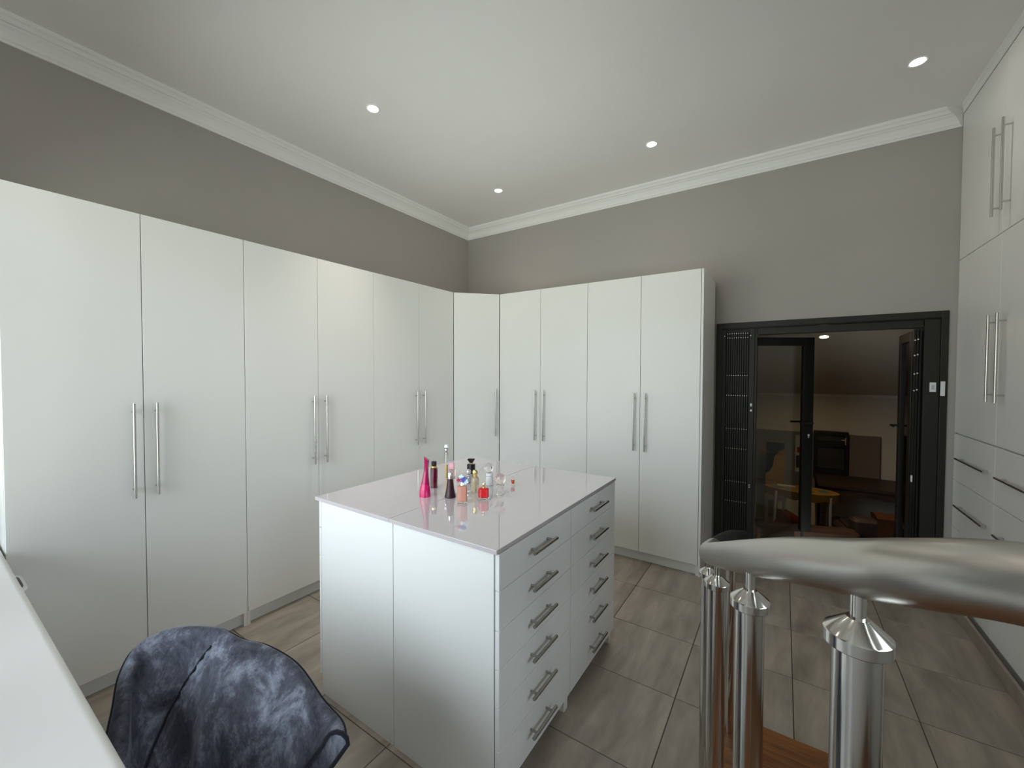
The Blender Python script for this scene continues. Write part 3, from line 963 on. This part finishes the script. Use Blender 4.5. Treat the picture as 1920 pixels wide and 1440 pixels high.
for c, r, col, tl in (((-0.004, 0, 0.128), 0.012, (0.62, 0.80, 0.90), 0.2), ((-0.017, -0.002, 0.114), 0.011, (0.45, 0.03, 0.09), 0.6), ((0.003, -0.006, 0.115), 0.013, (0.10, 0.10, 0.42), 0.0), ((0.018, 0, 0.106), 0.013, (0.62, 0.82, 0.90), 0.9), ((0.004, -0.004, 0.100), 0.010, (0.90, 0.92, 0.86), 0.3), ((0.014, 0.006, 0.122), 0.010, (0.22, 0.22, 0.52), 0.5)):
    flower(c, r, col, tl)
# 7 black fan
t = bottle('black square bottle with a black fan-shaped stopper', 1.89, -2.24, CAMYAW)
BLK = mat('black_gloss', (0.006, 0.006, 0.006), 0.12)
link('bottle_body', rbox(0.050, 0.032, 0.0, 0.060), BLK, t, smooth=True)
b = bmesh.new(); lathe(b, [(0.008, 0.0605), (0.008, 0.066)], 16); link('neck', b, GOLD, t, smooth=True)
b = bmesh.new()
for (z, wx, wy) in ((0.0665, 0.010, 0.008), (0.090, 0.024, 0.014), (0.094, 0.020, 0.011)): pass
R = [[b.verts.new((sx*wx, sy*wy, z)) for sx, sy in ((-1,-1),(1,-1),(1,1),(-1,1))] for z, wx, wy in ((0.0665, 0.009, 0.007), (0.0905, 0.024, 0.013), (0.094, 0.019, 0.010))]
for A, C in zip(R[:-1], R[1:]):
    for k in range(4): b.faces.new((A[k], A[(k+1)%4], C[(k+1)%4], C[k]))
b.faces.new(list(reversed(R[0]))); b.faces.new(R[-1])
link('stopper', b, BLK, t, bevel=0.001)
# 8 silver ball
t = bottle('round grey glass bottle with a silver ball cap, in front of the black one', 2.025, -2.43, CAMYAW)
b = bmesh.new(); bmesh.ops.create_icosphere(b, subdivisions=2, radius=0.0215, matrix=Matrix.Translation((0, 0, 0.0212)) @ Matrix.Diagonal((1.0, 0.8, 0.98, 1))); link('bottle_body', b, mat('grey_facet_glass', (0.42, 0.44, 0.48), 0.06, trans=0.35, metal=0.3), t)
b = bmesh.new(); lathe(b, [(0.007, 0.043), (0.007, 0.050)], 14); link('neck', b, SILV, t, smooth=True)
b = bmesh.new(); sphere(b, (0, 0, 0.0655), 0.0155, 18); link('cap', b, SILV, t, smooth=True)
# 9 gold cap column
t = bottle('pale gold column bottle with a ribbed gold cap', 2.165, -2.545, CAMYAW)
b = bmesh.new(); lathe(b, [(0.021, 0.0), (0.0225, 0.003), (0.0225, 0.066), (0.019, 0.076), (0.012, 0.082)], 12); link('bottle_body', b, mat('pale_gold_glass', (0.86, 0.74, 0.50), 0.05, trans=0.75), t, smooth=True)
b = bmesh.new(); lathe(b, [(0.012, 0.0825), (0.0125, 0.083), (0.0125, 0.098), (0.0145, 0.100), (0.015, 0.108), (0.011, 0.116), (0.0, 0.118)], 16); link('cap', b, GOLD, t, smooth=True)
# 10 red squat
t = bottle('squat bright red bottle with a clear base and small round gold cap', 2.283, -2.622, CAMYAW)
link('base', rbox(0.053, 0.040, 0.0, 0.009, 0.010), GC, t, smooth=True)
b = rbox(0.053, 0.040, 0.0095, 0.058, 0.012); link('bottle_body', b, mat('red_liquid', (0.62, 0.006, 0.016), 0.08, coat=0.5), t, smooth=True)
b = bmesh.new(); lathe(b, [(0.008, 0.0585), (0.008, 0.066)], 14); link('neck', b, GOLD, t, smooth=True)
b = bmesh.new(); sphere(b, (0, 0, 0.0755), 0.0095, 16); link('cap', b, mat('champagne_metal', (0.82, 0.72, 0.52), 0.2, metal=0.8), t, smooth=True)
# 11 white frosted with glass ball
t = bottle('frosted white bottle with a white collar and large clear glass ball', 2.150, -2.395, CAMYAW)
b = bmesh.new(); lathe(b, [(0.019, 0.0), (0.0215, 0.003), (0.022, 0.025), (0.0205, 0.046), (0.016, 0.052)], 24); link('bottle_body', b, mat('frosted_glass', (0.90, 0.91, 0.92), 0.2, trans=0.25), t, smooth=True)
b = bmesh.new(); lathe(b, [(0.016, 0.0525), (0.0195, 0.054), (0.0195, 0.068), (0.016, 0.070)], 20); link('collar', b, M['white_plastic'], t, smooth=True)
b = bmesh.new(); sphere(b, (-0.004, 0, 0.0985), 0.0275, 24); link('stopper', b, glass('ball_glass', (0.98, 0.96, 0.95)), t, smooth=True)
# 12 clear with dome
t = bottle('clear glass bottle under a big round transparent dome with pinkish edges', 2.300, -2.500, CAMYAW)
b = bmesh.new(); lathe(b, [(0.017, 0.0), (0.0185, 0.002), (0.0175, 0.022), (0.0205, 0.046), (0.018, 0.049)], 24); link('bottle_body', b, glass('clear_dome_base', (0.97, 0.96, 0.92)), t, smooth=True)
b = bmesh.new(); sphere(b, (0, 0, 0.079), 0.0292, 24, 1.0); link('stopper', b, glass('rosy_ball_glass', (0.97, 0.86, 0.82)), t, smooth=True)
# 13 miniature
t = bottle('tiny miniature bottle of orange-red liquid standing apart on the far side', 2.262, -2.323, CAMYAW)
b = bmesh.new(); lathe(b, [(0.006, 0.0), (0.0095, 0.001), (0.0085, 0.010)], 16); link('base', b, GC, t, smooth=True)
b = bmesh.new(); lathe(b, [(0.006, 0.0105), (0.0085, 0.014), (0.011, 0.026), (0.010, 0.031)], 16); link('bottle_body', b, mat('orange_red_liquid', (0.62, 0.07, 0.03), 0.08, coat=0.5), t, smooth=True)
b = bmesh.new(); lathe(b, [(0.0055, 0.0315), (0.0065, 0.034), (0.006, 0.048), (0.003, 0.051)], 14); link('cap', b, GC, t, smooth=True)

# ------------------------------------------------------------------ the study beyond the door (half a level down)
FZ = -0.55
SXL, SXR, SYB = 3.05, 5.30, 3.0
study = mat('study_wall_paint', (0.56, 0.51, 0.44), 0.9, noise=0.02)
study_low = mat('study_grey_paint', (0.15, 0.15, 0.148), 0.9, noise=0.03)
def slope_z(y): return 1.38 + (3.0 - y) * 0.332
bm = bmesh.new()
v = [bm.verts.new(c) for c in ((SXL-0.1, 0.16, slope_z(0.16)), (SXR+0.1, 0.16, slope_z(0.16)), (SXR+0.1, SYB+0.1, slope_z(SYB+0.1)), (SXL-0.1, SYB+0.1, slope_z(SYB+0.1)))]
u = [bm.verts.new(q.co + Vector((0, 0, 0.08))) for q in v]
bm.faces.new(v); bm.faces.new(list(reversed(u)))
for i in range(4): bm.faces.new((v[i], v[(i+1)%4], u[(i+1)%4], u[i]))
struct(link('ceiling_study', bm, study))
struct(link('wall_study_far', B((SXL-0.1, SXR+0.1, SYB, SYB+0.1, FZ, 1.5)), study))
struct(link('wall_study_left', B((SXL-0.1, SXL, 0.16, SYB, FZ, 2.6)), study))
struct(link('wall_study_right', B((SXR, SXR+0.1, 0.16, SYB, FZ, 2.6)), study))
struct(link('wall_study_front', B((SXL-0.1, 3.0, 0.152, 0.165, FZ, 2.6), (4.53, SXR+0.1, 0.152, 0.165, FZ, 2.6), (3.0, 4.53, 0.152, 0.165, 2.1245, 2.6), (3.0, 4.53, 0.152, 0.165, FZ, -0.075)), study))
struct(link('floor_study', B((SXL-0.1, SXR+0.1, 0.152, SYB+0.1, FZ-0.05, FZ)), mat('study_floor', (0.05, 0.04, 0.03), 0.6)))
struct(link('trim_4', B((SXL, SXR, SYB-0.03, SYB-0.0005, 1.345, 1.385)), mat('study_cornice', (0.62, 0.58, 0.5), 0.8)))
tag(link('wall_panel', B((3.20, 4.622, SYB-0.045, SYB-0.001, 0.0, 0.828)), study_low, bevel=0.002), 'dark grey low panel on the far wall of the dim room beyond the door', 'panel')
downlight('small warm lit downlight in the sloped ceiling of the room beyond the door', 3.869, 1.0, slope_z(1.0) - 0.001, (0, -0.315, -0.949), STUDY_W, (1.0, 0.74, 0.44), 40.0, None, cone=105, tilt=0.75)
for lx, ly, lb in ((1.050, -3.880, 'added unseen downlight above the dressing table end of the left wardrobes'), (2.600, -3.880, 'added unseen downlight above the dressing table window')):
    downlight(lb, lx, ly)  # two downlights out of view, added to raise the room light

def study_things():
    y = SYB - 0.05
    # black-framed glazed cabinet
    t = thing('glass_cabinet', 'small black cabinet with a glass door and silver handle in the room beyond the door', 'cabinet', (3.90, y, 0.282))
    link('cabinet_frame', B((0, 0.045, -0.10, 0, 0, 0.59), (0.335, 0.38, -0.10, 0, 0, 0.59), (0.045, 0.335, -0.10, 0, 0.545, 0.59), (0.045, 0.335, -0.10, 0, 0, 0.09), (0.045, 0.335, -0.10, 0, 0.38, 0.47)), AD, t, bevel=0.002)
    link('glass_pane', B((0.045, 0.335, -0.06, -0.055, 0.09, 0.38), (0.045, 0.335, -0.06, -0.055, 0.47, 0.545)), mat('dim_glass', (0.035, 0.035, 0.033), 0.15), t)
    hb = bmesh.new(); cyl(hb, (0.345, -0.12, 0.42), (0.345, -0.12, 0.52), 0.008, 8); cyl(hb, (0.30, -0.12, 0.485), (0.345, -0.12, 0.485), 0.006, 8)
    link('handle', hb, SILV, t)
    tag(link('pin_board', B((4.292, 4.610, y-0.02, y, 0.27, 0.82)), mat('brown_cork', (0.16, 0.125, 0.11), 0.9, noise=0.15, scale=40), bevel=0.002), 'plain brown pin board on the wall right of the black glass cabinet', 'board')
    # desk along the wall
    t = thing('desk', 'long dark desk under the pin board in the room beyond the door', 'desk', (3.92, 2.2, FZ))
    link('desktop', B((0, 1.30, 0, 0.70, 0.79, 0.83)), M['dark_wood'], t, bevel=0.002)
    link('apron', B((0.03, 1.27, 0.02, 0.045, 0.70, 0.789)), M['dark_wood'], t)
    for x in (0.03, 1.22):
        for yy in (0.02, 0.62): link('leg', B((x, x+0.05, yy, yy+0.05, 0, 0.789)), M['dark_wood'], t)
    # abstract painting leaning on a stand
    t = thing('painting', 'tall yellow and grey abstract painting leaning by the left wall beyond the door', 'picture', (3.34, 2.6, -0.05))
    link('canvas', B((0, 0.22, 0, 0.03, 0, 0.75)), mat('ochre_paint', (0.24, 0.125, 0.012), 0.8, noise=0.2), t)
    gp = mat('grey_green_paint', (0.085, 0.09, 0.065), 0.8, noise=0.2)
    b = bmesh.new()
    pts = [(0.002, 0.30), (0.05, 0.33), (0.09, 0.42), (0.10, 0.55), (0.16, 0.63), (0.218, 0.66), (0.218, 0.748), (0.002, 0.748)]
    A = [b.verts.new((x, -0.002, z)) for x, z in pts]; b.faces.new(A); bmesh.ops.solidify(b, geom=b.faces[:], thickness=-0.0015)
    link('painted_shape', b, gp, t)
    for cx, cz, r in ((0.06, 0.60, 0.02), (0.13, 0.60, 0.018)):
        b = bmesh.new(); cyl(b, (cx, -0.004, cz), (cx, -0.0005, cz), r, 12); link('painted_spot', b, AD, t)
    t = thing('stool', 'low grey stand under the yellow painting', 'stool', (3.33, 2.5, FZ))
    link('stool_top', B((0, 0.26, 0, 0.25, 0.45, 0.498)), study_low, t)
    for x in (0.01, 0.21):
        for yy in (0.01, 0.20): link('leg', B((x, x+0.04, yy, yy+0.04, 0, 0.449)), study_low, t)
    t = thing('picture', 'small pale picture with dark red shapes beside the door leaf stile, beyond the door', 'picture', (3.69, y, 0.25))
    link('picture_sheet', B((0, 0.17, -0.012, 0, 0, 0.53)), mat('pale_print', (0.42, 0.40, 0.38), 0.8), t)
    for x0, x1, z0, z1, c in ((0.02, 0.09, 0.28, 0.36, (0.25, 0.03, 0.03)), (0.05, 0.12, 0.36, 0.42, (0.32, 0.16, 0.14)), (0.01, 0.14, 0.06, 0.24, (0.04, 0.04, 0.04))):
        link('print_patch', B((x0, x1, -0.0135, -0.0118, z0, z1)), mat('print_ink', c, 0.8, noise=0.3, scale=30), t)
    # ironing board
    t = thing('ironing_board', 'ironing board with a yellow and teal patterned cover in the dim room', 'ironing board', (3.72, 1.60, FZ-0.0))
    b = bmesh.new()
    out = []
    for k in range(40):
        a = 2*PI*k/40
        x = 0.36*math.cos(a); out.append((x*1.0, 0.19*math.sin(a)*(1 - 0.25*max(0, -math.cos(a))), 0))
    lo = [b.verts.new((x, yy, 0.83)) for x, yy, _ in out]; hi = [b.verts.new((x, yy, 0.86)) for x, yy, _ in out]
    for k in range(40): b.faces.new((lo[k], lo[(k+1)%40], hi[(k+1)%40], hi[k]))
    b.faces.new(hi); b.faces.new(list(reversed(lo)))
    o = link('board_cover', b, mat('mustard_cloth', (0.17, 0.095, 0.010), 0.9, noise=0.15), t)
    b = bmesh.new()
    hang = [(x*1.005, yy*1.01) for x, yy, _ in out]
    lo = [b.verts.new((x, yy, 0.775 + 0.012*math.sin(k*1.7))) for k, (x, yy) in enumerate(hang)]; hi = [b.verts.new((x, yy, 0.858)) for x, yy in hang]
    for k in range(40): b.faces.new((lo[k], lo[(k+1)%40], hi[(k+1)%40], hi[k]))
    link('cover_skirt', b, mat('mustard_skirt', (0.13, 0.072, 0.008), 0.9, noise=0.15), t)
    teal = mat('teal_print', (0.03, 0.07, 0.075), 0.9, noise=0.2)
    for px, py, r in ((-0.22, -0.03, 0.05), (-0.08, 0.06, 0.045), (0.08, -0.06, 0.05), (0.22, 0.02, 0.055), (-0.12, -0.09, 0.035), (0.02, 0.02, 0.03)):
        b = bmesh.new(); lathe(b, [(r, 0.8602), (r*0.95, 0.861)], 14, (px, py, 0)); link('cover_motif', b, teal, t)
    wl = mat('white_enamel', (0.40, 0.40, 0.40), 0.4)
    for s in (-1, 1):
        b = bmesh.new(); tube(b, [(0.27, 0.12*s, 0.0), (0.27, 0.12*s, 0.83)], 0.014, 10); link('leg', b, wl, t, smooth=True)
        b = bmesh.new(); tube(b, [(-0.27, 0.12*s, 0.0), (-0.24, 0.12*s, 0.83)], 0.014, 10); link('leg', b, wl, t, smooth=True)
    b = B((-0.23, -0.05, -0.045, -0.005, 0.862, 0.876)); tag(link('ruler', b, wl, loc=(3.72, 1.66, FZ+0.0005)), 'white flat ruler lying on the patterned ironing board', 'ruler')
    # armchairs
    def armchair(label, x, y, rz, col, cat='armchair'):
        t = thing('armchair', label, cat, (x, y, FZ), rz)
        mm = mat('brown_leather', col, 0.6, noise=0.2)
        link('seat', rbox(0.56, 0.58, 0.14, 0.42, 0.05, 5), mm, t, smooth=True)
        for s in (-1, 1):
            o = link('armrest', rbox(0.14, 0.62, 0.05, 0.58, 0.05, 5), mm, t, smooth=True); o.location = (s*0.355, 0, 0)
        o = link('backrest', rbox(0.84, 0.16, 0.10, 0.78, 0.05, 5), mm, t, smooth=True); o.location = (0, 0.36, 0)
        for sx in (-1, 1):
            for sy in (-1, 1):
                b = bmesh.new(); tube(b, [(sx*0.34, sy*0.26, 0.0), (sx*0.34, sy*0.26, 0.06)], 0.022, 10); link('leg', b, M['dark_wood'], t)
        return t
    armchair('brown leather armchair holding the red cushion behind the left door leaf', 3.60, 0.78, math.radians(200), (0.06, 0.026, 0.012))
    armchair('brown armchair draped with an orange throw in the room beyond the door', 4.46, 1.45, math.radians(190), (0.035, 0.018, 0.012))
    def cushion(label, loc, rot, s, col):
        b = bmesh.new()
        n = 12
        for side in (-1, 1):
            g = [[b.verts.new(((i/n-0.5)*s, side*0.075*((1-(2*i/n-1)**4)*(1-(2*j/n-1)**4))**0.5, (j/n-0.5)*s)) for j in range(n+1)] for i in range(n+1)]
            for i in range(n):
                for j in range(n): b.faces.new((g[i][j], g[i+1][j], g[i+1][j+1], g[i][j+1]))
        bmesh.ops.remove_doubles(b, verts=b.verts, dist=0.0005)
        tag(link('cushion', b, mat('cushion_cloth', col, 0.9, noise=0.15, scale=20), smooth=True, loc=loc, rot=rot), label, 'cushion')
    cushion('bright red square cushion propped up on the leather armchair', (3.62, 0.60, 0.085), (0.25, 0.55, 0.3), 0.38, (0.26, 0.022, 0.008))
    # throw: a rippled cloth over the second armchair's back
    b = bmesh.new()
    n, m = 16, 18
    g = []
    for i in range(n+1):
        row = []
        x = (i/n - 0.5) * 0.46
        for j in range(m+1):
            s = j / m
            rip = 0.012 * math.sin(i*1.3 + j*0.5)
            if s < 0.45: p = (x + rip, -0.105 - rip*0.6, 0.36 + s/0.45*0.47)
            elif s < 0.6: q = (s-0.45)/0.15; p = (x + rip, -0.105 + 0.21*q, 0.83 + 0.015*math.sin(PI*q))
            else: p = (x + rip, 0.105 + abs(rip)*0.6, 0.83 - (s-0.6)/0.4*0.40)
            row.append(b.verts.new(p))
        g.append(row)
    for i in range(n):
        for j in range(m): b.faces.new((g[i][j], g[i+1][j], g[i+1][j+1], g[i][j+1]))
    bmesh.ops.solidify(b, geom=b.faces[:], thickness=0.008)
    a = math.radians(190)
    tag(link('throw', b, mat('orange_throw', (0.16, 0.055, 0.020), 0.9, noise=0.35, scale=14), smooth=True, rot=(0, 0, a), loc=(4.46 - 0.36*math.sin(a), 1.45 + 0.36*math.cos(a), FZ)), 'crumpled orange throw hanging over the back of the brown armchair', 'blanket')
study_things()
